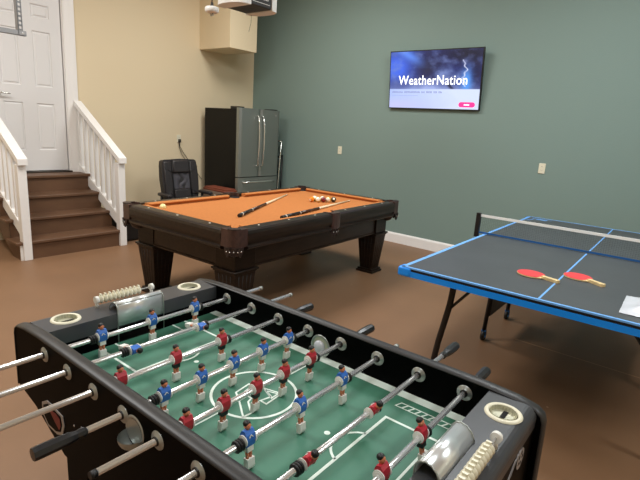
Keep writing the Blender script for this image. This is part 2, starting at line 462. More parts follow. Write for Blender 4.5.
# ------------------------------------------------------------------ office chair
def chair():
    T = thing('office_chair', (-5.42, 3.94, 0), math.radians(-1), 'black leather office chair with padded back standing behind the pool table', 'chair')
    # backrest faces +x, leaning slightly
    W = .285
    def outline(s=1.0, z0=.44, z1=.985):
        p = []
        for y, z in ((-.255, z0), (-.275, z0+.12), (-.285, .72), (-.275, .90), (-.262, .965), (-.235, z1-.004), (0, z1+.006), (.235, z1-.004), (.262, .965), (.275, .90), (.285, .72), (.275, z0+.12), (.255, z0)):
            p.append((y*s, z))
        return p
    R = Matrix.Translation((-.22, 0, 0)) @ Matrix.Translation((0,0,.44)) @ Matrix.Rotation(math.radians(-9), 4, 'Y') @ Matrix.Translation((0,0,-.44))
    b = MB(); b.prism(outline(), -.05, .035, 'x', m_chair, M=R)
    def pad(lo, hi, m, bev=.014): b.box(lo, hi, m, bev=bev, seg=3, M=R)
    pad((.02, -.13, .80), (.075, .13, .972), m_chair, .022)       # headrest pad
    for s in (-1, 1):
        ya, yb = sorted((s*.145, s*.262))
        pad((.02, ya, .50), (.058, yb, .955), m_chair, .016)
    pad((.02, -.13, .45), (.058, .13, .575), m_chair, .016)
    o = b.build('backrest', None, T)
    mp = MB()
    n = 14; vs = []; fs = []
    for i in range(n+1):
        for j in range(n+1):
            y = -.13 + .26*i/n; z = .585 + .21*j/n
            w = .012*math.sin(y*60 + 5*noise.noise((y*9, z*9, 0))) * math.exp(-((y)/.08)**2)
            vs.append(R @ Vector((.040 + w, y, z)))
    for i in range(n):
        for j in range(n): a = i*(n+1)+j; fs.append((a, a+n+1, a+n+2, a+1))
    mp._add(vs, fs, m_chmesh, True); mp.build('lumbar_panel', None, o)['label'] = 'wrinkled charcoal lumbar panel'
    # piping
    for s in (-1, 1):
        pp = MB(); pp.tube([R @ Vector((.06, s*.138, z)) for z in (.46, .6, .8, .97)], .004, 6, m_blackp)
        pp.tube([R @ Vector((.06, s*.139, .58)), R @ Vector((.062, s*.262, .49))], .004, 6, m_blackp)
        pp.tube([R @ Vector((.06, s*.139, .80)), R @ Vector((.062, s*.262, .88))], .004, 6, m_blackp)
        pp.build('piping', None, o)
    s_ = MB(); s_.box((-.24, -.255, .37), (.27, .255, .47), m_chair, bev=.035, seg=4); s_.build('seat', None, T)
    for s in (-1, 1):
        a = MB(); y = s*.325
        a.tube([(-.20, s*.27, .40), (-.20, y, .42), (-.19, y, .51)], .018, 10, m_blackp)
        a.tube([(.05, s*.26, .40), (.06, y, .42), (.0, y, .51)], .018, 10, m_blackp)
        a.box((-.25, y-.035, .505), (.02, y+.035, .55), m_chair, bev=.018, seg=3)
        a.build('armrest', None, T)
    p = MB(); p.cyl((0,0,.10), (0,0,.38), .028, m=m_blackp); p.cyl((0,0,.06), (0,0,.14), .045, m=m_blackp); p.build('gas_column', None, T)
    for k in range(5):
        a = 2*PI*k/5 + .3; d = Vector((math.cos(a), math.sin(a), 0))
        l = MB(); l.tube([d*.02 + Vector((0,0,.12)), d*.16 + Vector((0,0,.105)), d*.29 + Vector((0,0,.075))], [.028,.022,.016], 8, m_blackp)
        lo = l.build('base_arm', None, T)
        c = MB(); t = Vector((-d.y, d.x, 0)); q = d*.285 + Vector((0,0,.028)); c.cyl(q - t*.022, q + t*.022, .027, m=m_rubber); c.build('caster', None, lo)
chair()

# ------------------------------------------------------------------ outlets
def outlet(loc, face, label, plug=False):
    T = thing('wall_outlet', loc, 0 if face == 'y' else PI/2, label, 'outlet')
    b = MB(); b.box((-.036, -.007, -.058), (.036, 0, .058), m_ivory, bev=.003); b.build('cover_plate', None, T)
    for z in (.02, -.02):
        r = MB(); r.cyl((0, -.0085, z), (0, -.006, z), .016, n=20, m=m_ivory)
        for dx in (-.006, .006): r.box((dx-.0012, -.0092, z-.004), (dx+.0012, -.0083, z+.006), m_blackp)
        r.build('receptacle', None, T)
    return T
outlet((-4.402, YG, 1.213), 'y', 'ivory wall outlet on the green wall left of and below the television', 0)
outlet((-1.51, YG, 1.233), 'y', 'ivory wall outlet on the green wall above the table tennis table', 0)
o3 = outlet((XL, 4.39, 1.228), 'x', 'ivory wall outlet on the beige wall above the office chair with a plug in it', 0)
def cord():
    b = MB(); x = XL + .02
    b.box((XL+.0095, 4.373, 1.175), (XL+.045, 4.403, 1.222), m_cord, bev=.005)
    b.tube([(x+.01, 4.388, 1.18), (x, 4.395, 1.12), (x, 4.45, 1.03), (x, 4.54, .92), (x, 4.66, .77), (x, 4.75, .66), (x, 4.80, .60)], .0045, 8, m_cord)
    b.tube([(x+.01, 4.382, 1.18), (x, 4.385, 1.10), (x, 4.43, .99), (x, 4.52, .88)], .004, 8, m_cord)
    tag(b.build('power_cord'), 'dark power cord running from the beige wall outlet down behind the refrigerator', 'cord')
cord()

# ------------------------------------------------------------------ television
def television():
    W, H = 1.272, .722
    T = thing('television', (-2.957, 5.762, 2.562), 0, 'flat television on the green wall showing a stormy blue weather screen', 'television')
    T.rotation_euler = (math.radians(6.3), 0, 0)   # top leans into the room
    MB().box((-W/2, 0, -H), (W/2, .035, 0), m_blackp, bev=.003).build('casing', None, T)
    MB().box((-W*.3, .035, -H*.85), (W*.3, .06, -H*.25), m_blackp, bev=.008).build('rear_housing', None, T)
    bz = .012; sw, sh = W-2*bz, H-2*bz
    # picture: emissive vertex colours on a fine grid
    nx, nz = 128, 72
    bm = bmesh.new(); vs = [[bm.verts.new((-sw/2 + sw*i/nx, -.0015, -bz - sh*j/nz)) for j in range(nz+1)] for i in range(nx+1)]
    for i in range(nx):
        for j in range(nz): bm.faces.new((vs[i][j], vs[i][j+1], vs[i+1][j+1], vs[i+1][j]))
    me = bpy.data.meshes.new('screen'); bm.to_mesh(me); bm.free()
    ca = me.color_attributes.new('pic', 'FLOAT_COLOR', 'POINT')
    def mixc(a, b, t): t = max(0, min(1, t)); return tuple(a[k]+(b[k]-a[k])*t for k in range(3))
    def g(x, y, cx, cy, sx, sy): return math.exp(-((x-cx)/sx)**2 - ((y-cy)/sy)**2)
    for v in me.vertices:
        s = (v.co.x + sw/2)/sw; t = (-v.co.z - bz)/sh
        n1 = noise.fractal((s*4.2, t*3.0, 1.3), 0.9, 2.1, 5); n2 = noise.fractal((s*9, t*8, 4.7), 0.8, 2.2, 4)
        if t > .66:
            c = mixc((176,196,250), (214,226,255), s*1.4 + n1*.2); c = mixc(c, (196,200,248), g(s, t, .1, .95, .4, .12))
        else:
            c = (30,40,98)
            c = mixc(c, (62,104,232), 1.2*g(s, t, .07, .28, .2, .3) + n1*.12)
            c = mixc(c, (96,146,250), .9*g(s, t, .2+(t-.05)*.9, .05+(s-.2)*.6, .1, .2)*(1 if t < .3 else .3))
            c = mixc(c, (26,30,62), .85*g(s, t, .45, .28, .14, .2))
            c = mixc(c, (20,22,44), .9*g(s, t, .85, .08, .25, .16) + .5*g(s, t, .95, .4, .06, .2))
            c = mixc(c, (118,138,196), .75*g(s, t, .64, .42, .15, .16) + .4*n2)
            c = mixc(c, (160,176,232), 1.0*g(s, t, .45, .68, .5, .15) + n2*.15)
            c = mixc(c, (70,84,150), .7*g(s, t, .12, .6, .14, .1))
            c = mixc(c, (84,156,246), 1.1*g(s, t, .86, .55, .055, .22))
            c = mixc(c, (28,34,66), .95*g(s, t, .70+.02*math.sin(t*30), .6, .022+.02*(0.65-t), .1))
            bolt = .835 + .016*math.sin(t*23) + .01*math.sin(t*61)
            if .18 < t < .62: c = mixc(c, (226,232,255), 1.1*math.exp(-((s-bolt)/.006)**2))
            c = mixc(c, (150,160,210), .6*g(s, t, .83, .2, .03, .04))
        ca.data[v.index].color = lin(c)
    m = bpy.data.materials.new('screen_picture'); m.use_nodes = True; nt = m.node_tree; b = nt.nodes['Principled BSDF']
    b.inputs['Base Color'].default_value = (.01,.01,.01,1); b.inputs['Roughness'].default_value = .25
    at = nt.nodes.new('ShaderNodeAttribute'); at.attribute_name = 'pic'
    nt.links.new(at.outputs['Color'], b.inputs['Emission Color']); b.inputs['Emission Strength'].default_value = SCR
    me.materials.append(m)
    so = bpy.data.objects.new('screen', me); C.objects.link(so); so.parent = T
    so['label'] = 'lit screen with storm clouds and a white lower panel'
    mw = mat('screen_white_text', (246,250,255), .5, emit=.95); mg = mat('screen_grey_text', (120,130,176), .5, emit=SCR*.7)
    mpk = mat('screen_pink', (232,44,122), .5, emit=SCR)
    text_mesh('WeatherNation', .162, 'title_text', mw, so, (-.012, -.003, -.418), (PI/2, 0, 0), bold=.0012, sx=.865)
    # pink pill button with an unreadable pale word
    w2, h2 = .105, .03
    pts = arc(w2-h2, 0, h2, -PI/2, PI/2, 8) + arc(-w2+h2, 0, h2, PI/2, 3*PI/2, 8)
    o = MB().prism([(x+.475, z-.655) for x, z in pts], -.0035, -.0018, 'y', mpk).build('button_graphic', None, so)
    b2 = MB()
    for k in range(6): b2.box((.44+k*.012, -.0045, -.665), (.448+k*.012, -.0036, -.648), mw)
    b2.build('button_caption', None, so)
    b3 = MB()
    x = -.585
    random.seed(3)
    for wd in (10, 14, 3, 5, 3, 3):
        for k in range(wd):
            b3.box((x, -.0026, -.522), (x+.0105, -.0019, -.498 if random.random() > .3 else -.503), mg); x += .0165
        x += .02
    b3.box((-.585, -.0026, -.555), (-.2, -.0019, -.552), mg)
    b3.build('caption_lines', None, so)
    br = MB(); br.box((-.2, .06, -.55), (.2, .075, -.2), m_blackp); br.build('mount_plate', None, T)
    T2 = thing('wall_mount', (-2.957, YG, 2.25), 0, 'black tilting bracket holding the television off the green wall', 'bracket')
    MB().box((-.22, -.015, -.14), (.22, 0, .14), m_blackp).build('wall_plate', None, T2)
    for dx in (-.14, .14):
        bb = MB(); bb.box((dx-.012, -.032, -.12), (dx+.012, -.013, .16), m_blackp); bb.build('arm', None, T2)
SCR = 1.08
television()

# ------------------------------------------------------------------ pool table
PT = dict(W=1.41, L=2.485, z=.793, t=.0444)
def pool_table():
    W, L, zt = PT['W'], PT['L'], PT['z']; t = PT['t']
    o0 = Vector((-2.4756, 2.156)); c, s = math.cos(t), math.sin(t)
    ctr = o0 + Vector((c*(-W/2) - s*(L/2), s*(-W/2) + c*(L/2)))
    T = thing('pool_table', (ctr.x, ctr.y, 0), t, 'dark walnut pool table with orange cloth, tapered legs and brown leather pockets', 'pool table')
    hw, hl = W/2, L/2
    bedz = .757
    def side_basis(k):   # returns function (d inward from outer face, along) -> xy
        if k == 0: return lambda d, a: (hw-d, a)
        if k == 1: return lambda d, a: (-hw+d, a)
        if k == 2: return lambda d, a: (a, -hl+d)
        return lambda d, a: (a, hl-d)
    def sweep(b, k, prof, a0, a1, m, mit0=0.0, mit1=0.0):
        f = side_basis(k); n = len(prof); v = []
        for d, z in prof: x, y = f(d, a0 + mit0*d); v.append((x, y, z))
        for d, z in prof: x, y = f(d, a1 - mit1*d); v.append((x, y, z))
        vs, fs = b._add(v, [(i,(i+1)%n,n+(i+1)%n,n+i) for i in range(n)], m)
        for idx in (range(n), range(n,2*n)):
            fc = b.bm.faces.new([vs[i] for i in idx]); fc.material_index = b._mi(m)
    railp = [(.0,.695),(-.003,.72),(-.003,.758),(.004,.778),(.018,.79),(.035,zt),(.10,zt),(.10,.70)]
    skirt = [(.012,.70),(.012,.672),(-.004,.664),(-.006,.652),(.004,.642),(.030,.636),(.10,.636),(.10,.70)]
    cush = [(.10,zt),(.138,zt-.001),(.149,zt-.004),(.152,zt-.010),(.134,bedz+.008),(.130,bedz),(.10,bedz)]
    cz = .135; sp = .062
    segs = []
    for k in (0, 1): segs += [(k, -hl+cz, -sp), (k, sp, hl-cz)]
    for k in (2, 3): segs += [(k, -hw+cz, hw-cz)]
    for (k, a0, a1) in segs:
        b = MB(); sweep(b, k, railp, a0, a1, m_woodx); sweep(b, k, skirt, a0, a1, m_woodx)
        ro = b.build('rail', None, T)
        f = side_basis(k); n = 3
        for i in range(n):
            q = MB(); x, y = f(.062, a0 + (a1-a0)*(i+.5)/n); q.cyl((x, y, zt-.001), (x, y, zt+.0015), .0085, n=12, m=m_pearl)
            q.build('sight', None, ro)
        b = MB(); sweep(b, k, cush, a0+.004, a1-.004, m_felt, .35, .35); b.build('cushion', None, T)['label'] = 'orange cloth-covered cushion'
    b = MB(); b.box((-hw+.10, -hl+.10, bedz-.03), (hw-.10, hl-.10, bedz), m_felt); b.build('playing_bed', None, T)['label'] = 'orange cloth playing surface'
    # apron boards
    for k, a0, a1 in ((0, -hl+.3, hl-.3), (1, -hl+.3, hl-.3), (2, -hw+.3, hw-.3), (3, -hw+.3, hw-.3)):
        b = MB(); sweep(b, k, [(.115,.655),(.115,.475),(.108,.470),(.108,.455),(.15,.455),(.15,.655)], a0, a1, m_woodx); b.build('apron', None, T)
    b = MB(); b.box((-hw+.13, -hl+.13, .62), (hw-.13, hl-.13, .72), m_wood); b.build('frame', None, T)
    # legs
    for sx in (-1, 1):
        for sy in (-1, 1):
            cx, cy = sx*(hw-.205), sy*(hl-.215); b = MB()
            b.box((cx-.108, cy-.108, .455), (cx+.108, cy+.108, .645), m_wood, bev=.003)
            b.box((cx-.130, cy-.130, .440), (cx+.130, cy+.130, .455), m_wood, bev=.004)
            b.box((cx-.120, cy-.120, .425), (cx+.120, cy+.120, .440), m_wood, bev=.004)
            b.frustum((cx, cy), .150, .150, .222, .222, .045, .425, m_wood)
            for dz in range(4):   # fluted faces
                u = (-.045, -.015, .015, .045)[dz]
                for (ax, sg) in ((0, 1), (0, -1), (1, 1), (1, -1)):
                    lo = Vector((cx, cy, .06)); hi = Vector((cx, cy, .41))
                    for vv, wd in ((lo, .0755), (hi, .1085)):
                        vv[ax] += sg*wd; vv[1-ax] += u*(1.0 if vv is lo else 1.45)
                    b.cyl(lo, hi, .0035, .0045, n=6, m=m_wood)
            b.box((cx-.094, cy-.094, .022), (cx+.094, cy+.094, .045), m_wood, bev=.004)
            b.box((cx-.106, cy-.106, 0), (cx+.106, cy+.106, .022), m_wood, bev=.004)
            b.build('leg', None, T)
    # corner pockets
    def fringe(b, center, ang0, ang1, r, z, n):
        for i in range(n):
            a = ang0 + (ang1-ang0)*(i+.5)/n; p = Vector((center[0]+r*math.cos(a), center[1]+r*math.sin(a), z))
            q = Vector((-math.sin(a), math.cos(a), 0)); w = .034; h = .075 if i % 2 == 0 else .05
            o = Vector((math.cos(a), math.sin(a), 0))*.006
            pts = [p-q*w, p+q*w, p+q*w*.7-Vector((0,0,h*.55)), p-Vector((0,0,h)), p-q*w*.7-Vector((0,0,h*.55))]
            v = [x+o for x in pts] + [x-o for x in pts]; m = 5
            b._add(v, [(0,1,2,3,4),(9,8,7,6,5)] + [(j,(j+1)%m,m+(j+1)%m,m+j) for j in range(m)], m_dleather)
            b.ball(p + o*1.4 - Vector((0,0,.03)), .006, m_steel, n=5)
    for sx in (-1, 1):
        for sy in (-1, 1):
            cx, cy = sx*(hw-.105), sy*(hl-.105)
            base = math.atan2(sy, sx)
            outer = [(sx*hw, sy*(hl-cz)), ]
            R = .065; oc = (sx*(hw-R), sy*(hl-R))
            aa = sorted((0 if sx > 0 else PI, (PI/2 if sy > 0 else -PI/2)))
            a0 = 0 if sx > 0 else PI; a1 = sy*PI/2
            if sx < 0 and sy < 0: a1 = 1.5*PI
            outer += arc(oc[0], oc[1], R, a0, a1, 10) + [(sx*(hw-cz), sy*hl)]
            inner = [(sx*(hw-cz), sy*(hl-.105-.03)), ]
            ri = .058
            in_arc = arc(cx, cy, ri, a1 + (0.35 if (a1 > a0) else -.35), a0 - (.35 if (a1 > a0) else -.35), 14)
            inner = [(sx*(hw-cz), sy*(hl-.075))] + in_arc + [(sx*(hw-.075), sy*(hl-cz))]
            b = MB(); b.prism(outer + inner, .668, zt+.004, 'z', m_leather)
            po = b.build('pocket', None, T)
            po['label'] = 'brown leather corner pocket'
            b = MB(); b.cyl((cx, cy, bedz-.10), (cx, cy, bedz+.002), .052, .062, n=20, m=m_void); b.build('pocket_opening', None, po)
            b = MB(); b.prism([p for p in arc(oc[0], oc[1], R+.002, a0, a1, 10)] + in_arc[1:-1], zt+.003, zt+.010, 'z', m_dleather); b.build('pocket_iron', None, po)
            b = MB(); fringe(b, oc, a0-.25*(1 if a1 > a0 else -1), a1+.25*(1 if a1 > a0 else -1), R-.004, .668, 5); 
            b.lathe([(.062,.70),(.072,.66),(.068,.62),(.05,.59),(.02,.575)], (cx, cy, 0), n=14, m=m_dleather); b.build('leather_fringe', None, po)
    # side pockets
    for sx in (-1, 1):
        cx = sx*(hw-.055); b = MB()
        outer = [(sx*(hw+.004), -sp), (sx*(hw+.012), -sp*.6), (sx*(hw+.014), 0), (sx*(hw+.012), sp*.6), (sx*(hw+.004), sp)]
        inn = [(sx*(hw-.10), sp), (sx*(hw-.085), .046), (sx*(hw-.05), .036), (sx*(hw-.035), 0), (sx*(hw-.05), -.036), (sx*(hw-.085), -.046), (sx*(hw-.10), -sp)]
        b.prism(outer+inn, .655, zt+.005, 'z', m_leather); po = b.build('pocket', None, T); po['label'] = 'brown leather side pocket'
        b = MB(); b.cyl((sx*(hw-.10), 0, bedz-.1), (sx*(hw-.10), 0, bedz+.002), .048, .056, n=20, m=m_void); b.build('pocket_opening', None, po)
        b = MB(); ce = (sx*(hw-.05), 0); am = 0 if sx > 0 else PI
        fringe(b, ce, am-.8, am+.8, .058, .655, 3); b.build('leather_fringe', None, po)
    return T
pool_table()

def pool_pt(x, y, z):  # world from table-local measured from the near right corner
    t = PT['t']; c, s = math.cos(t), math.sin(t); return (-2.4756 + c*x - s*y, 2.156 + s*x + c*y, z)
def pool_things():
    R = .0286; zb = .7574 + R
    def bm_ball(rgb, stripe=None):
        m = bpy.data.materials.new('ball_' + '_'.join(map(str, rgb))); m.use_nodes = True; nt = m.node_tree; b = nt.nodes['Principled BSDF']
        b.inputs['Roughness'].default_value = .12; b.inputs['Coat Weight'].default_value = .5
        tc = nt.nodes.new('ShaderNodeTexCoord'); sp = nt.nodes.new('ShaderNodeSeparateXYZ'); nt.links.new(tc.outputs['Object'], sp.inputs[0])
        r = nt.nodes.new('ShaderNodeValToRGB'); r.color_ramp.interpolation = 'CONSTANT'
        ab = nt.nodes.new('ShaderNodeMath'); ab.operation = 'ABSOLUTE'; nt.links.new(sp.outputs['Z'], ab.inputs[0])
        ml = nt.nodes.new('ShaderNodeMath'); ml.operation = 'MULTIPLY'; ml.inputs[1].default_value = 1/R; nt.links.new(ab.outputs[0], ml.inputs[0])
        nt.links.new(ml.outputs[0], r.inputs['Fac']); e = r.color_ramp.elements
        W = lin((240,232,212))
        if stripe: e[0].color = lin(rgb); e[0].position = 0; e[1].color = W; e[1].position = .55
        else: e[0].color = lin(rgb); e[0].position = 0; e[1].color = W if rgb != (246,228,160) else lin(rgb); e[1].position = .90
        nt.links.new(r.outputs['Color'], b.inputs['Base Color']); return m
    spec = [((246,228,160), False, (-1.09, .205), 'cream cue ball resting near the left end rail', (0,0,0)),
            ((240,140,30), False, (-.670, 1.748), 'solid orange pool ball at the left end of the ball cluster', (1.9,.3,0)),
            ((24,110,70), True, (-.690, 1.822), 'green striped pool ball behind the orange ball', (.5,.2,.3)),
            ((244,210,80), True, (-.622, 1.792), 'cream pool ball with yellow stripe touching the orange ball', (1.2,.1,.6)),
            ((120,24,34), False, (-.583, 1.836), 'solid maroon pool ball in the middle of the cluster', (2.6,.4,0)),
            ((96,40,120), True, (-.630, 1.880), 'purple striped pool ball behind the maroon ball', (.9,.6,.2)),
            ((236,186,40), True, (-.560, 1.892), 'yellow striped pool ball beside the black ball', (1.5,.5,.4)),
            ((18,18,20), False, (-.522, 1.938), 'black pool ball with white spot at the right end of the cluster', (1.1,0,.75))]
    for rgb, st, (x, y), lab, rot in spec:
        b = MB(); b.ball((0,0,0), R, bm_ball(rgb, st), n=14); o = b.build('pool_ball'); o.location = pool_pt(x, y, zb); o.rotation_euler = rot
        tag(o, lab, 'ball', 'balls on the pool table')
    def cue(p0, p1, label, butt):
        p0 = Vector(p0); p1 = Vector(p1); d = (p1-p0); Ln = d.length
        T = thing('pool_cue', p0, 0, label, 'cue', 'cues lying on the pool table'); 
        T.rotation_euler = d.to_track_quat('X', 'Z').to_euler()
        segs = [(.0, .02, .0155, .0165, m_rubber), (.02, .06, .0165, .0162, m_blackp), (.06, .075, .0162, .0162, m_pearl), (.075, .31, .0162, .0145, m_blackp),
                (.31, .32, .0146, .0145, m_pearl), (.32, Ln*.48, .0145, .0125, m_cuedark)]
        b = MB()
        for a, e, r0, r1, m in segs: b.cyl((a,0,0), (e,0,0), r0, r1, n=14, m=m)
        b.build('butt', None, T)['label'] = 'black wrapped butt with white rings'
        b = MB(); b.cyl((Ln*.48,0,0), (Ln*.49,0,0), .0125, .0125, n=14, m=m_pearl); b.cyl((Ln*.49,0,0), (Ln-.03,0,0), .0122, .0068, n=14, m=m_shaft); b.build('shaft', None, T)['label'] = 'pale maple shaft'
        b = MB(); b.cyl((Ln-.03,0,0), (Ln-.008,0,0), .0068, .0066, n=12, m=m_pearl); b.cyl((Ln-.008,0,0), (Ln,0,0), .0064, .0058, n=12, m=m_cuetip); b.build('tip', None, T)
    zb0, zb1 = .757+.0172, .757+.0075
    cue((-2.985, 2.65, zb0), (-3.682, 3.979, zb1), 'black butted pool cue nearer the middle of the orange cloth', 0)
    cue((-2.729, 2.895, zb0), (-3.035, 4.298, zb1), 'pool cue lying beside the near long rail, pointing at the far end', 0)
m_cuedark = mat('dark_cue_forearm', (62,40,30), .25, noise_amt=.2, scale=30)
m_shaft = mat('maple_shaft', (232,214,178), .3)
m_cuetip = mat('blue_cue_tip', (80,110,140), .8)
pool_things()

# ------------------------------------------------------------------ table tennis
PP = dict(x=-1.3159, y=2.4527, t=.0259, W=1.5294, L=2.778, z=.7664)
def pp_table():
    W, L, z = PP['W'], PP['L'], PP['z']
    T = thing('table_tennis_table', (PP['x'], PP['y'], 0), PP['t'], 'charcoal table tennis table with bright blue edges and a net across it', 'table')
    for i, (a, e) in enumerate(((0, L/2-.004), (L/2+.004, L))):
        b = MB(); b.box((.006, a+(.006 if i == 0 else 0), z-.016), (W-.006, e-(.006 if i == 1 else 0), z-.0006), m_pptop); tp = b.build('tabletop', None, T)
        b = MB(); y0, y1 = (a+.003, e) if i == 0 else (a, e-.003)
        b.box((0, y0, z-.004), (.024, y1, z), m_ppline); b.box((W-.024, y0, z-.004), (W, y1, z), m_ppline)
        if i == 0: b.box((0, 0, z-.004), (W, .017, z), m_ppline)
        else: b.box((0, L-.022, z-.004), (W, L, z), m_ppline)
        b.box((W/2-.005, a+.02, z-.002), (W/2+.005, e-.02, z), m_ppline)
        if i == 1:   # small pale maker's mark near the far left corner
            for k in range(5): b.prism([(.105+k*.020, L-.16), (.118+k*.020, L-.16), (.125+k*.020, L-.095), (.112+k*.020, L-.095)], z-.001, z+.0002, 'z', m_ppline)
            b.band([(.045, L-.27), (.075, L-.19), (.075, L-.12), (.1, L-.085), (.24, L-.10)], .012, z, m=m_ppline)
        b.build('painted_lines', None, tp)['label'] = 'light blue boundary and centre lines'
        b = MB()
        # apron: bright blue strip with a black channel
        ye, s = (0, 1) if i == 0 else (L, -1)
        lo, hi = sorted((ye-.0*s, ye+.018*s))
        b.box((0, lo, z-.058), (W, hi, z-.024), m_ppblue); 
        lo2, hi2 = sorted((ye+.003*s, ye+.018*s)); b.box((.05, lo2, z-.024), (W-.05, hi2, z-.009), m_blackp)
        lo3, hi3 = sorted((ye, ye+.018*s)); b.box((0, lo3, z-.009), (W, hi3, z-.004), m_ppline)
        for x0 in (0, W-.018):
            b.box((x0, y0, z-.058), (x0+.018, y1, z-.004), m_ppblue)
        b.build('apron', None, T)['label'] = 'bright blue steel apron with black channel'
        for x0, x1 in ((-.024, .06), (W-.06, W+.024)):
            lo, hi = sorted((ye-.008*s, ye+.075*s)); b = MB(); b.box((x0, lo, z-.062), (x1, hi, z-.003), m_ppblue, bev=.014, seg=3); b.build('corner_guard', None, T)
    def w2l(x, y):
        c, s = math.cos(PP['t']), math.sin(PP['t']); dx, dy = x-PP['x'], y-PP['y']; return (c*dx+s*dy, -s*dx+c*dy)
    for i in range(2):
        for sd in (0, 1):
            def P(x, y, zz):
                xx, yy = w2l(x, y)
                if sd: xx = W - xx
                if i: yy = L - yy
                return (xx, yy, zz)
            b = MB(); b.tube([P(-1.075, 2.70, .71), P(-1.083, 2.70, .63), P(-1.092, 2.70, .52), P(-1.112, 2.70, .40), P(-1.136, 2.70, .26), P(-1.15, 2.70, .14), P(-1.152, 2.70, .0)], .019, 12, m_blackp)
            b.cyl(P(-1.152, 2.70, 0), P(-1.152, 2.70, .02), .024, m=m_rubber)
            lg = b.build('leg', None, T); b = MB()
            b.tube([P(-1.098, 2.70, .485), P(-.93, 2.69, .70)], .009, 8, m_blackp); b.build('leg_brace', None, lg)
            # wheeled post near the net
            q0 = P(-1.11, 3.55, .70); q1 = P(-1.135, 3.55, .075)
            b = MB(); b.tube([q0, q1], .016, 12, m_blackp)
            if i == 0: b.box((q0[0]-.005, q0[1], .205), (q0[0]+.005, q0[1]+.565, .43), m_blackp)
            pg = b.build('wheel_post', None, T)
            b = MB(); cx, cy = q1[0], q1[1]
            b.cyl((cx-.013, cy, .038), (cx+.013, cy, .038), .038, n=20, m=m_rubber); b.cyl((cx-.015, cy, .038), (cx+.015, cy, .038), .018, n=16, m=m_ppblue)
            b.box((cx-.018, cy-.014, .04), (cx+.018, cy+.014, .085), m_ppblued, bev=.004); b.build('caster', None, pg)
        yb = w2l(-1.11, 3.55)[1]; yb = yb if i == 0 else L-yb; xa = w2l(-1.11, 3.55)[0]
        b = MB(); b.cyl((xa, yb, .66), (W-xa, yb, .66), .013, m=m_blackp); b.build('cross_bar', None, T)
        xl, yl_ = w2l(-1.15, 2.70); yl_ = yl_ if i == 0 else L-yl_
        b = MB(); b.cyl((xl+.09, yl_, .685), (W-xl-.09, yl_, .685), .013, m=m_blackp); b.build('cross_bar', None, T)
    # net
    yn = L/2; x0, x1 = -.055, W+.055
    N = MB(); N.box((x0, yn-.003, z+.140), (x1, yn+.003, z+.160), m_netw)
    no = N.build('net', None, T); no['label'] = 'table tennis net with white top tape and blue bottom tape'
    N = MB(); N.box((x0, yn-.002, z+.004), (x1, yn+.002, z+.018), m_ppblued); N.build('bottom_tape', None, no)
    N = MB(); k = 0
    for i in range(1, 11): N.box((x0, yn-.0004, z+.018+.0125*i-.0003), (x1, yn+.0004, z+.018+.0125*i+.0003), m_net)
    n = 110
    for i in range(n): xx = x0 + (x1-x0)*(i+.5)/n; N.box((xx-.0003, yn-.0004, z+.018), (xx+.0003, yn+.0004, z+.148), m_net)
    N.build('net_mesh', None, no)
    for xx in (x0, x1):
        P_ = MB(); P_.box((xx-.018, yn-.014, z-.03), (xx+.018, yn+.014, z+.170), m_blackp, bev=.003)
        s = 1 if xx < 0 else -1; lo, hi = sorted((xx, xx+s*.12)); P_.box((lo, yn-.012, z-.034), (hi, yn+.012, z-.022-.0), m_blackp)
        P_.build('net_post', None, no)
pp_table()

def paddle(head, tail, label):
    z = PP['z'] + .0006
    h = Vector((head[0], head[1], 0)); t = Vector((tail[0], tail[1], 0)); d = (t-h).normalized()
    ctr = h + d*.079
    T = thing('table_tennis_paddle', (ctr.x, ctr.y, z), math.atan2(d.y, d.x), label, 'paddle', 'red paddles on the table tennis table')
    def outline(s=1.0, cut=.068):
        p = []
        n = 32
        for i in range(n+1):
            a = .62 + (2*PI-1.24)*i/n; p.append((.079*math.cos(a)*s, .074*math.sin(a)*s))
        return p
    blade = outline() + [(.088, -.016), (.088, .016)]
    MB().prism(blade, 0.002, .008, 'z', m_padwood).build('blade', None, T)
    MB().prism(outline(.985), .008, .0098, 'z', m_padred).build('rubber_sheet', None, T)['label'] = 'red rubber face'
    MB().prism(outline(.985), .0, .002, 'z', m_blackp).build('rubber_sheet', None, T)['label'] = 'black rubber underside'
    b = MB(); b.prism([(.072, -.013), (.10, -.0125), (.165, -.016), (.172, -.012), (.172, .012), (.165, .016), (.10, .0125), (.072, .013)], -.0 , .016, 'z', m_padwood)
    b.build('handle', None, T)
paddle((-.785, 2.935), (-.554, 2.861), 'red table tennis paddle on the left, its handle reaching the centre line')
paddle((-.562, 3.125), (-.318, 2.985), 'red table tennis paddle on the right, just past the centre line')

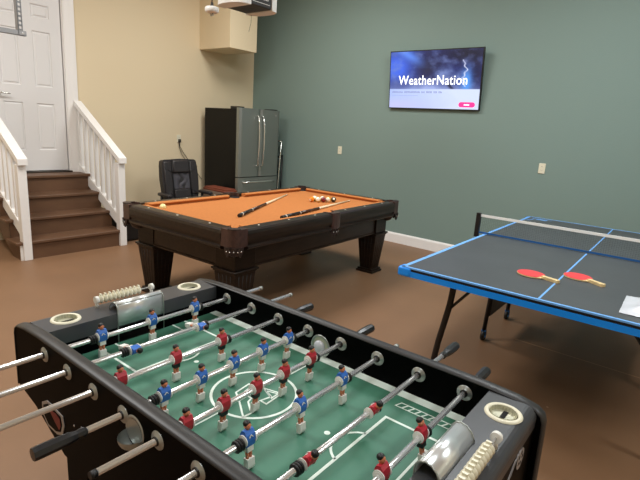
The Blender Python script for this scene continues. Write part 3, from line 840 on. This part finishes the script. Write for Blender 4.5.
def bag():
    T = MB(); n = 26; w, h = .27, .34
    vt = []; vb = []
    balls = [(-.05,-.09), (.0,-.10), (.06,-.07), (-.03,-.03), (.03,-.02), (.08,.0)]
    for i in range(n+1):
        for j in range(n+1):
            u = i/n; v = j/n; x = -w/2+w*u; y = -h/2+h*v
            e = min(u, 1-u, v, 1-v)*2
            zz = .016*(1-(1-min(1, e*2.2))**2) + .006*noise.noise((x*35, y*35, 2))
            for bx, by in balls: zz += .026*math.exp(-(((x-bx)**2+(y-by)**2)/.0008))*min(1, e*6)
            vt.append((x+.002*noise.noise((y*30, 0, 1)), y, max(.0012, zz+.001))); vb.append((x, y, 0))
    k = n+1; f = []
    for i in range(n):
        for j in range(n): a = i*k+j; f.append((a, a+k, a+k+1, a+1))
    T._add(vt, f, m_bag, True)
    T._add(vb, [tuple(reversed(q)) for q in f], m_bag)
    o = T.build('plastic_bag'); o.location = (-.085, 2.762, PP['z']+.0008); o.rotation_euler = (0,0,.03)
    tag(o, 'clear white plastic bag of balls on the near right of the table tennis table', 'bag')
    p = MB(); p.box((-.06, .085, .0165), (.06, .135, .0235), m_bagb, bev=.001); p.build('printed_patch', None, o)['label'] = 'pale blue printed patch'
bag()

# ------------------------------------------------------------------ foosball table
FX, FY, FT, FS, FZ = -1.4506, .5246, .0141, .1473, .8167
VI0, VI1 = .038, .717            # inner faces
VO0, VO1 = .003, .752            # outer faces
UE0, UE1 = -.068, 1.099          # inner end faces
ZF = .742
def foosball():
    T = thing('foosball_table', (FX, FY, 0), FT, 'black foosball table in the foreground with green playfield, steel rods and red and blue figures', 'foosball table')
    # side panels
    top = [(-.231,.790),(-.230,.820),(-.223,.838),(-.206,.850),(-.14,.860),(-.05,.865),(.05,.866),(.50,.867),(.98,.866),(1.08,.865),(1.17,.860),(1.222,.850),(1.239,.838),(1.246,.820),(1.247,.790)]
    low = [(1.249,.63),(1.13,.60),(.94,.515),(.09,.515),(-.10,.60),(-.234,.63)]
    for v0, v1, nm in ((VO0, VI0, 'near'), (VI1, VO1, 'far')):
        b = MB(); b.prism([(u, z-.006) for u, z in top]+low, v0, v1, 'y', m_blacklam); sp = b.build('side_panel', None, T)
        c = MB(); n = len(top)
        pts = [low[-1]] + top + [low[0]]
        vm = (v0+v1)/2; w = (v1-v0)/2+.003; prof = []
        for k in range(9):
            a = PI*k/8; prof.append((math.cos(a)*w, math.sin(a)*.008-.004))
        vs = []; m_ = len(prof)
        for i, (u, z) in enumerate(pts):
            a = Vector(pts[max(0, i-1)]); bb = Vector(pts[min(len(pts)-1, i+1)]); d = (bb-a).normalized(); nn = Vector((-d.y, d.x))
            for (pv, ph) in prof: vs.append((u+nn.x*ph, vm+pv, z-.004+nn.y*ph))
        fs = []
        for i in range(len(pts)-1):
            for k in range(m_-1): q = i*m_+k; fs.append((q, q+1, q+m_+1, q+m_))
            fs.append((i*m_, (i+1)*m_, (i+1)*m_+m_-1, i*m_+m_-1))
        c._add(vs, fs, m_cap, True); c.build('edge_cap', None, sp)['label'] = 'grey vinyl edge moulding'
        if nm == 'near':
            d = MB()   # leaf-shaped shield emblem
            P = [(-.042,.640),(-.006,.660),(.030,.660),(.098,.652),(.106,.622),(.092,.586),(.054,.570),(-.008,.571),(-.043,.600)]
            P2 = [((u-.03)*.84+.03, (z-.618)*.80+.618) for u, z in P]
            d.prism(P, v0-.0025, v0, 'y', m_sil); d.prism(P2, v0-.004, v0-.0024, 'y', m_blacklam)
            R3 = [(.010,.640),(.060,.645),(.084,.636),(.088,.615),(.076,.596),(.050,.612)]
            d.prism(R3, v0-.005, v0-.0038, 'y', m_redf); d.build('emblem', None, sp)['label'] = 'grey outlined leaf-shaped emblem with dark red fill'
            d = MB()
            for u, z in ((.17,.655),(.20,.655),(.215,.67)): d.cyl((u, v0-.002, z), (u, v0, z), .003, n=8, m=m_sil)
            d.build('screw', None, sp)
    # end boards with goal opening and cup rings
    vc = .366; gw = .092
    for e, (ui, uo, s) in enumerate(((UE0, -.210, -1), (UE1, 1.228, 1))):
        b = MB()
        # top slab with rounded outer edge
        pts = [(ui, .800), (ui, .853)] 
        R = .030; cx = uo - s*R
        for k in range(7):
            a = PI/2*k/6; pts.append((cx + s*R*math.sin(a), .853-R + R*math.cos(a)))
        pts += [(uo, .800)]
        b.prism(pts, VI0, VI1, 'y', m_endtop)
        o = b.build('end_top', None, T); o['label'] = 'charcoal laminate end top'
        for v in (.128, .628):
            kb = MB(); kb.cyl((ui + s*.067, v, .79), (ui + s*.067, v, .90), .0345, n=32); k_ = kb.build('cutter')
            md = o.modifiers.new('hole', 'BOOLEAN'); md.operation = 'DIFFERENCE'; md.object = k_; md.solver = 'EXACT'
            k_.parent = T; bpy.context.view_layer.update()
            me2 = bpy.data.meshes.new_from_object(o.evaluated_get(bpy.context.evaluated_depsgraph_get()))
            o.modifiers.clear(); o.data = me2; bpy.data.objects.remove(k_)
        b = MB(); l, h = sorted((uo, uo-s*.02)); b.box((l, VI0, .56), (h, VI1, .800), m_blacklam)
        l, h = sorted((ui, ui+s*.02)); b.box((l, VI0, .70), (h, vc-gw, .80), m_blacklam); b.box((l, vc+gw, .70), (h, VI1, .80), m_blacklam)
        l, h = sorted((ui+s*.09, ui+s*.10)); b.box((l, vc-gw, .70), (h, vc+gw, .80), m_void)
        b.box((min(ui, ui+s*.1), vc-gw, .715), (max(ui, ui+s*.1), vc+gw, .73), m_void)
        eb = b.build('end_board', None, T)
        if e == 1:
            d = MB(); x = uo+.0012
            random.seed(11)
            d.cyl((uo, .60, .77), (x, .60, .77), .028, n=24, m=m_sil)
            for k in range(5):
                a = 2*PI*k/5; d.cyl((x, .60+.015*math.cos(a), .77+.015*math.sin(a)), (x+.0004, .60+.015*math.cos(a), .77+.015*math.sin(a)), .006, n=5, m=m_blacklam)
            for k in range(16):
                y = .585-.010*k + random.uniform(-.008,.008); z = .80 - .006*k + random.uniform(-.02,.02)
                ln = random.uniform(.03,.08); w = random.uniform(.004,.010)
                d.prism([(y, z), (y-ln*.8, z-ln*.5-w), (y-ln*.95, z-ln*.65), (y-.01, z-w*1.6)], uo, x, 'x', m_sil)
            d.build('printed_splash', None, eb)['label'] = 'silver football and splash graphic'
        # cup rings
        uc = ui + s*.067
        for v in (.128, .628):
            b = MB(); b.lathe([(.0345,.8535),(.0370,.8580),(.041,.8588),(.0455,.8575),(.0475,.8535)], (uc, v, 0), n=36, m=m_ivory)
            pr_ = []
            n_ = 48; vs2 = []; fs2 = []
            for zz, rr in ((.858, .0338), (.845, .0325), (.8445, .0)):
                for q in range(n_):
                    a = 2*PI*q/n_; w_ = rr - (.0012 if q % 2 else 0)*(rr > 0); vs2.append((uc + max(w_, .0001)*math.cos(a), v + max(w_, .0001)*math.sin(a), zz))
            for h_ in range(2):
                for q in range(n_): fs2.append((h_*n_+q, h_*n_+(q+1) % n_, (h_+1)*n_+(q+1) % n_, (h_+1)*n_+q))
            b._add(vs2, fs2, m_cup)
            b.box((uc-.006, v-.027, .845), (uc+.006, v+.027, .8465), m_void); b.build('cup_ring', None, T)['label'] = 'ivory round cup holder with ribbed recess'
        # chrome goal guard: vertical lip curving over to the end top
        pr = [(.0,.805),(.0,.858),(.002,.872),(.009,.882),(.020,.886),(.032,.883),(.043,.874),(.050,.863),(.053,.8535)]
        b = MB(); vs = []; th = .0022; n = len(pr)
        outer_ = []; inner_ = []
        for i, (d, z) in enumerate(pr):
            a = Vector(pr[max(0,i-1)]); c = Vector(pr[min(n-1,i+1)]); t = (c-a).normalized(); nn = Vector((-t.y, t.x))
            outer_.append((d+nn.x*th, z+nn.y*th)); inner_.append((d, z))
        poly = [(ui+s*d, z) for d, z in outer_ + inner_[::-1]]
        b.prism(poly, vc-gw, vc+gw, 'y', m_chrome, smooth=False)
        g = b.build('goal_guard', None, T); g['label'] = 'chrome sheet goal guard'
        for p in g.data.polygons: p.use_smooth = len(p.vertices) == 4
        b = MB()
        for v in (vc-gw, vc+gw):
            b.tube([(ui-s*.003, v, .744), (ui-s*.003, v, .86), (ui-s*.001, v, .874), (ui+s*.008, v, .885), (ui+s*.020, v, .889), (ui+s*.033, v, .886), (ui+s*.045, v, .876), (ui+s*.052, v, .864), (ui+s*.055, v, .855)], .0022, 6, m_disc)
        b.tube([(ui+s*.007, vc-gw, .8825), (ui+s*.007, vc+gw, .8825)], .0026, 6, m_disc)
        b.build('guard_frame', None, g)
        # score counter
        ua = ui + s*.098; va0, va1 = (vc-.115, vc+.105)
        b = MB(); b.cyl((ua, va0, .882), (ua, va1, .882), .0028, n=8, m=m_steel)
        for v in (va0, va1): b.cyl((ua, v-.006, .882), (ua, v+.006, .882), .0130, n=16, m=m_figw); b.cyl((ua, v, .853), (ua, v, .876), .006, n=10, m=m_figw)
        co = b.build('score_counter', None, T); 
        for k in range(10):
            b = MB(); v = va0+.016 + k*.0165
            b.lathe([(.004,-.0070),(.0105,-.0062),(.0158,-.001),(.0158,.001),(.0105,.0062),(.004,.0070)], (ua, v, .882), (0,1,0), n=14, m=m_ivory)
            b.box((ua-.006, v-.003, .890), (ua+.006, v+.003, .901), m_ivory); b.build('score_bead', None, co)
    # playfield
    b = MB(); b.box((UE0, VI0, ZF-.012), (UE1, VI1, ZF), m_field); pf = b.build('playfield', None, T); pf['label'] = 'green playfield with pale pitch lines'
    uc = (UE0+UE1)/2
    b = MB(); lw = .0085
    b.band([(UE0, VI1-.017), (UE1, VI1-.017)], .034, ZF, .0012, m=m_line); b.band([(UE0, VI0+.017), (UE1, VI0+.017)], .034, ZF, .0012, m=m_line)
    b.band(arc(uc, .381, .128, 0, 2*PI, 48)[:-1], lw, ZF, m=m_line, closed=True)
    b.band([(uc, VI0+.03), (uc, .381-.128)], lw, ZF, m=m_line); b.band([(uc, .381+.128), (uc, VI1-.03)], lw, ZF, m=m_line)
    for s, ue in ((-1, UE0), (1, UE1)):
        ub = uc + s*.357
        b.band([(ue, .206), (ub, .206), (ub, .556), (ue, .556)], lw, ZF, m=m_line)
        b.band([(ue, .262), (ue-s*.075, .262), (ue-s*.075, .50), (ue, .50)], lw*.8, ZF, m=m_line)
        cx = uc + s*.385; aa = math.acos(.028/.075); a0 = (PI-aa) if s > 0 else -aa
        b.band(arc(cx, .381, .075, a0, a0+2*aa, 16), lw*.8, ZF, m=m_line)
        b.prism(arc(uc + s*.279, .381, .0085, 0, 2*PI, 16)[:-1], ZF, ZF+.0006, 'z', m_line)
        # slanted block lettering outline by the side line
        if s < 0: continue
        u0 = ub - .005 if s > 0 else ub + .005
        ua_, ub_ = (u0-.005, u0+.185) if s > 0 else (u0-.185, u0+.005)
        b.band([(ua_, .628), (ub_, .628), (ub_+.008, .653), (ua_+.008, .653)], .0035, ZF, m=m_line, closed=True)
        for k in range(1, 9):
            u = ua_ + (ub_-ua_)*k/9; b.band([(u, .630), (u+.009, .651)], .005, ZF, m=m_line)
    # twin wing-shaped emblem on the centre spot
    E1 = [(-.045,.07),(-.06,.02),(-.012,-.012),(.0,-.055),(.018,-.062),(.028,-.01),(.07,.028),(.078,.05),(.01,.045),(-.03,.078)]
    def hzp(px, py): return px, py
    LG = LOGO
    for pl in LG: b.band([(uc+x, .381+y) for x, y in pl], .0055, ZF, m=m_line, closed=True)
    b.build('pitch_lines', None, pf)
    # legs under the cabinet
    for u in (.16, .871):
        for v0, v1 in ((VO0+.004, VO0+.075), (VO1-.075, VO1-.004)):
            b = MB(); s = -1 if u < .5 else 1
            b.prism([(u-.065, .60), (u+.065, .60), (u+.055+s*.005, 0.02), (u-.055+s*.005, 0.02)], v0, v1, 'y', m_blacklam); lg = b.build('leg', None, T)
            b = MB(); b.cyl((u, (v0+v1)/2, 0), (u, (v0+v1)/2, .022), .025, m=m_rubber); b.build('leveler', None, lg)
    b = MB(); b.box((-.1, VI0, .52), (1.13, VI1, .54), m_blacklam); b.build('cabinet_bottom', None, T)
    # ball serving holes
    us = .503
    b = MB(); b.lathe([(.033,0),(.036,.002),(.041,.002),(.042,0)], (us, VI1-.002, .779), (0,-1,0), n=30, m=m_disc)
    b.cyl((us, VI1-.0015, .779), (us, VI1-.0005, .779), .033, n=28, m=m_cup)
    b.ball((us-.002, VI1-.006, .776), .024, m_bag, n=10, sc=(1,.5,1)); b.build('ball_port', None, T)['label'] = 'round ball port in the far side'
    b = MB(); yc = VO0
    b.lathe([(.028,0),(.033,.003),(.038,.003),(.040,0)], (us-.01, yc+.001, .796), (0,-1,0), n=30, m=m_disc)
    b.lathe([(.0,.001),(.030,.0012)], (us-.01, yc, .796), (0,-1,0), n=24, m=m_disc)
    # half bowl jutting out below the port
    vs = []; n1, n2 = 14, 8
    for i in range(n1+1):
        a = PI*i/n1
        for j in range(n2+1):
            t = j/n2; r = .036*math.cos(t*PI/2*.92)
            vs.append((us-.01 + r*math.cos(a), yc - r*1.15*math.sin(a), .785 - .034*math.sin(t*PI/2)))
    fs = [(i*(n2+1)+j, (i+1)*(n2+1)+j, (i+1)*(n2+1)+j+1, i*(n2+1)+j+1) for i in range(n1) for j in range(n2)]
    b._add(vs, fs, m_disc, True); b.build('serving_cup', None, T)['label'] = 'silver ball serving cup on the near side'
    # ---- rods
    def player(team):
        b = MB(); J = m_blue if team == 'blue' else m_red; SH = m_figw if team == 'blue' else m_shortb
        hair = m_hair
        tors = [(-.0095,-.011),(.0085,-.012),(.0120,.004),(.0112,.018),(.005,.0275),(-.005,.0275),(-.0108,.018),(-.0118,.004)]
        b.prism(tors, -.0138, .0138, 'y', J)
        for s in (-1, 1):
            b.cyl((0, s*.0136, .004), (0, s*.0164, .004), .0146, n=22, m=m_figw)
            b.cyl((0, s*.0164, .004), (0, s*.0171, .004), .0110, n=18, m=m_figw)
        if team == 'blue':   # pale chevron badge on the chest
            for s in (-1, 1):
                M = Matrix.Translation((.0122, s*.003, .014)) @ Matrix.Rotation(s*.7, 4, 'X'); b.box((-.0008, -.0009, -.004), (.0008, .0009, .004), m_figw, M=M)
        else:                # pale number on the back
            b.box((-.0124, -.003, .0145), (-.0106, .003, .0162), m_figw)
            M = Matrix.Translation((-.0118, .001, .010)) @ Matrix.Rotation(.35, 4, 'X'); b.box((-.0007, -.001, -.0055), (.0007, .001, .0055), m_figw, M=M)
        b.cyl((0, 0, .024), (0, 0, .031), .0048, n=10, m=m_skin)
        b.ball((.0008, 0, .0370), .0094, m_skin, sc=(.95,.86,1.08), n=9)
        b.ball((-.0014, 0, .0408), .0098, hair, sc=(.97,.95,.86), n=9)
        b.ball((.0093, 0, .0355), .0016, m_skin, n=5)
        for s in (-1, 1): b.ball((.0083, s*.0030, .0378), .0010, hair, n=4)
        for s in (-1, 1): b.ball((.0, s*.0085, .036), .0019, m_skin, n=5)
        b.prism([(-.0082,-.026),(.0078,-.026),(.0080,-.010),(-.0082,-.010)], -.0098, .0098, 'y', SH)
        for s in (-1, 1): b.cyl((0, s*.0050, -.047), (0, s*.0050, -.025), .0040, .0046, n=10, m=m_skin)
        b.prism([(-.0065,-.071),(.0050,-.071),(.0085,-.064),(.0085,-.044),(-.0065,-.044)], -.0108, .0108, 'y', m_figw)
        return b
    protos = {}
    def mk_player(team, parent, v, tilt):
        if team not in protos:
            o = player(team).build('player_figure', None, parent); protos[team] = o
        else:
            o = protos[team].copy(); C.objects.link(o); o.parent = parent
        o.location = (0, v, 0); o.rotation_euler = (0, tilt, 0 if team == 'blue' else 0)
        o['label'] = ('blue shirted player figure' if team == 'blue' else 'red shirted player figure seen from behind')
        if team == 'red': o.rotation_euler = (0, tilt, 0)
        return o
    RODS = [('blue', [.180,.367,.554], 0.0, 0), ('blue', [.205,.462], math.radians(78), 0), ('red', [.080,.260,.440], 0.0, 0), ('blue', [.118,.240,.362,.486,.608], math.radians(4), 0),
            ('red', [.080,.197,.314,.428,.553], math.radians(3), 0), ('blue', [.145,.332,.520], math.radians(-6), 0), ('red', [.180,.446], math.radians(38), 0), ('red', [.082,.262,.444], math.radians(-10), 0)]
    ENDS = [(-.62, .905), (-.60, .940), (-.33, .80), (-.092, .80), (-.14, .80), (-.52, .83), (-.22, .89), (-.22, .785)]
    for k, (team, vs_, tilt, _) in enumerate(RODS):
        u = FS*k
        near, far = ENDS[k]
        b = MB(); b.cyl((0, near, 0), (0, far, 0), .0078, n=16, m=m_steel)
        ro = b.build('rod', None, T); ro.location = (u, 0, FZ); ro['label'] = 'steel rod carrying the %s figures' % team
        for i, v in enumerate(vs_): 
            p = mk_player(team, ro, v, tilt)
        # rubber bumpers outside the end players
        v0, v1 = vs_[0], vs_[-1]
        b = MB()
        for j in range(3): b.lathe([(.008,-.0035),(.0135,-.003),(.0155,0),(.0135,.003),(.008,.0035)], (0, v0-.0225-j*.0072, 0), (0,1,0), n=16, m=m_rubber)
        b.build('bumper', None, ro)
        b = MB()
        for j in range(2): b.lathe([(.008,-.0035),(.0135,-.003),(.0155,0),(.0135,.003),(.008,.0035)], (0, v1+.0225+j*.0072, 0), (0,1,0), n=16, m=m_rubber)
        b.build('bumper', None, ro)
        # handle
        if team == 'blue': h0, sg = near, -1
        else: h0, sg = far, 1
        b = MB(); prof = [(.0085,-.004),(.0115,0),(.0120,.008),(.0105,.018),(.0140,.036),(.0155,.060),(.0158,.104),(.0150,.112),(.0,.1125)]
        b.lathe(prof, (0, h0, 0), (0,sg,0), n=8, m=m_handle, smooth=False); b.build('handle', None, ro)
        b = MB(); b.cyl((0, (near if sg > 0 else far), 0), (0, (near if sg > 0 else far)+(-.014 if sg > 0 else .014), 0), .0088, n=14, m=(m_rubber if sg > 0 else m_disc)); b.build('rod_end_cap', None, ro)
    # bearings through both side panels
    for k in range(8):
        u = FS*k
        for v, s in ((VO0, -1), (VI1, -1), (VI0, 1), (VO1, 1)):
            b = MB(); b.lathe([(.0088,.0045),(.0095,.005),(.0125,.0045),(.0130,.0025),(.0225,.0022),(.0235,.0)], (u, v, FZ), (0,s,0), n=26, m=m_disc)
            b.lathe([(.0082,.0040),(.0082,.0085),(.0115,.0082),(.0118,.0040)], (u, v, FZ), (0,s,0), n=16, m=m_blackp)
            b.build('rod_bearing', None, T)
# outline of the winged emblem, in metres from the field centre (u, v)
LOGO = [[(-0.042, -0.036), (-0.05, 0.025), (-0.033, 0.025), (-0.027, -0.012), (-0.001, -0.011), (-0.022, -0.047)], [(-0.002, -0.059), (-0.004, -0.024), (0.014, -0.025), (0.021, -0.045), (0.056, -0.069), (0.069, -0.072), (0.066, -0.106)], [(0.001, 0.04), (0.061, 0.056), (0.067, -0.016), (0.042, -0.016), (0.05, 0.022)], [(0.013, 0.033), (0.054, 0.047), (0.056, 0.017)]]
foosball()

# ------------------------------------------------------------------ hanging things
def opener():
    T = thing('garage_door_opener', (-3.415, 3.08, 2.5), 0, 'white and charcoal garage door opener hanging from the ceiling', 'garage door opener')
    b = MB(); b.box((-.165, -.125, 0), (.165, .125, .19), m_opd, bev=.01)
    b.build('housing', None, T)
    b = MB(); b.box((.1655, -.10, .03), (.1665, .10, .034), m_opw)
    for k in range(6): b.box((.1655, -.02+k*.018, .06), (.1668, -.012+k*.018, .12), m_opw, M=None)
    b.box((-.05, -.03, -.0012), (.03, .03, -.0003), m_blackp); b.build('control_panel', None, T)
    for s in (-1, 1):
        b = MB(); pts = []
        L_ = .14 if s < 0 else .12
        for k in range(13):
            a = PI*k/12; pts.append((-.172*math.cos(a), s*(.122 + (math.sin(a)**.6)*L_)))
        b.prism(pts, -.006, .20, 'z', m_opw, smooth=False); b.build('lamp_cover', None, T)
    b = MB(); b.box((-.16, -.12, .19), (.16, .12, .205), m_opd); b.build('top_plate', None, T)
    for sx in (-1, 1):
        b = MB(); b.box((sx*.12-.015, -.003, .2), (sx*.12+.015, .003, HC-2.5), m_galv); b.build('hanger_strap', None, T)
    b = MB(); b.tube([(-.13, .16, 0), (-.135, .16, -.07), (-.15, .15, -.15)], .0014, 6, m_cord); b.build('antenna_wire', None, T)
    # cord end
    T2 = thing('cord_adapter', (-3.42, 2.69, 2.385), 0, 'white round plug adapter hanging on a dark cord left of the door opener', 'plug adapter')
    b = MB(); b.lathe([(.0,0),(.04,.002),(.056,.014),(.058,.036),(.05,.048),(.02,.053),(0,.054)], (0,0,0), n=28, m=m_opw); b.build('adapter_body', None, T2)
    b = MB(); b.cyl((0,0,.04), (0,0,.085), .018, .008, m=m_cord); b.tube([(0,0,.08), (.002,0,.5), (0,0,HC-2.385)], .0045, 8, m_cord); b.build('cord', None, T2)
    b = MB()
    for dx in (-.012, .012): b.box((dx-.003, -.004, -.02), (dx+.003, .004, .002), m_galv)
    b.build('prong', None, T2)
opener()
def bracket():
    # perforated hanger for the overhead door track: vertical angle and horizontal angle iron
    T = thing('track_hanger', (-4.73, 1.76, 2.13), 0, 'galvanised perforated track hanger in front of the white door, upper left corner', 'bracket')
    b = MB(); H = HC-2.13
    M = Matrix.Translation((-.02, -.03, 0)) @ Matrix.Rotation(math.radians(20), 4, 'Z')
    n = 46
    for i in range(n):   # ladder of solid web pieces leaves the slots open
        z = H*i/n; b.box((0, -.020, z), (.003, .020, z+H/n*.45), m_galv, M=M)
    b.box((0, -.022, 0), (.003, -.011, H), m_galv, M=M); b.box((0, .011, 0), (.003, .022, H), m_galv, M=M); b.box((-.028, -.022, 0), (.003, -.019, H), m_galv, M=M)
    b.build('perforated_strap', None, T)
    b = MB(); d = Vector((-.02, -1, 0)).normalized()
    b.box((-.015, -1.2, .0), (-.012, .012, .04), m_galv); b.box((-.05, -1.2, .0), (-.012, .012, .003), m_galv)
    o = b.build('angle_iron', None, T)
    b = MB(); b.cyl((-.02, -.015, .018), (-.006, -.015, .018), .008, n=6, m=m_steel); b.build('bolt', None, T)
bracket()

# ------------------------------------------------------------------ lights (ceiling panels, out of view)
def ceiling_light(x, y, power, col, sx=.6, sy=.6, lab=''):
    T = thing('ceiling_light', (x, y, HC), 0, lab, 'ceiling light')
    b = MB(); b.box((-sx/2-.02, -sy/2-.02, -.05), (sx/2+.02, sy/2+.02, 0), m_white, bev=.004); b.build('housing', None, T)
    ld = bpy.data.lights.new('panel_lamp', 'AREA'); ld.shape = 'RECTANGLE'; ld.size = sx; ld.size_y = sy; ld.energy = power; ld.color = col
    lo = bpy.data.objects.new('panel_lamp', ld); C.objects.link(lo); lo.parent = T; lo.location = (0, 0, -.056)
WARM = (.97, .965, .94); NEU = (.93, .98, 1.0)
ceiling_light(-3.9, 3.9, 74, WARM, 1.2, .9, lab='ceiling light above the pool table')
ceiling_light(-3.9, .6, 118, WARM, 1.2, .9, lab='ceiling light in front of the stairs')
ceiling_light(-.9, 3.7, 84, NEU, 1.2, .9, lab='ceiling light above the table tennis table')
ceiling_light(-.4, -.4, 44, NEU, 1.2, .9, lab='ceiling light above the foosball table')
ceiling_light(1.9, 2.4, 58, NEU, 1.2, .9, lab='ceiling light at the right wall')

w = bpy.data.worlds.new('w'); bpy.context.scene.world = w; w.use_nodes = True
w.node_tree.nodes['Background'].inputs[0].default_value = (1, .97, .93, 1); w.node_tree.nodes['Background'].inputs[1].default_value = 0.15

# ------------------------------------------------------------------ camera
cd = bpy.data.cameras.new('camera'); cam = bpy.data.objects.new('camera', cd); C.objects.link(cam)
yaw, pitch, roll, f = .6714, .2318, .0644, 478.617
cy, sy = math.cos(yaw), math.sin(yaw)
F = Vector((-sy, cy, 0)); R = Vector((cy, sy, 0)); U = Vector((0,0,1))
F2 = F*math.cos(pitch) - U*math.sin(pitch); U2 = U*math.cos(pitch) + F*math.sin(pitch)
R3 = R*math.cos(roll) + U2*math.sin(roll); U3 = U2*math.cos(roll) - R*math.sin(roll)
M = Matrix((R3, U3, -F2)).transposed().to_4x4(); M.translation = (0, 0, 1.537)
cam.matrix_world = M
cd.sensor_width = 36; cd.lens = 36*f/640; cd.clip_start = .02
bpy.context.scene.camera = cam
vs = bpy.context.scene.view_settings
vs.view_transform = 'Standard'; vs.look = 'None'; vs.exposure = 0.0; vs.gamma = 1.0; vs.use_curve_mapping = False
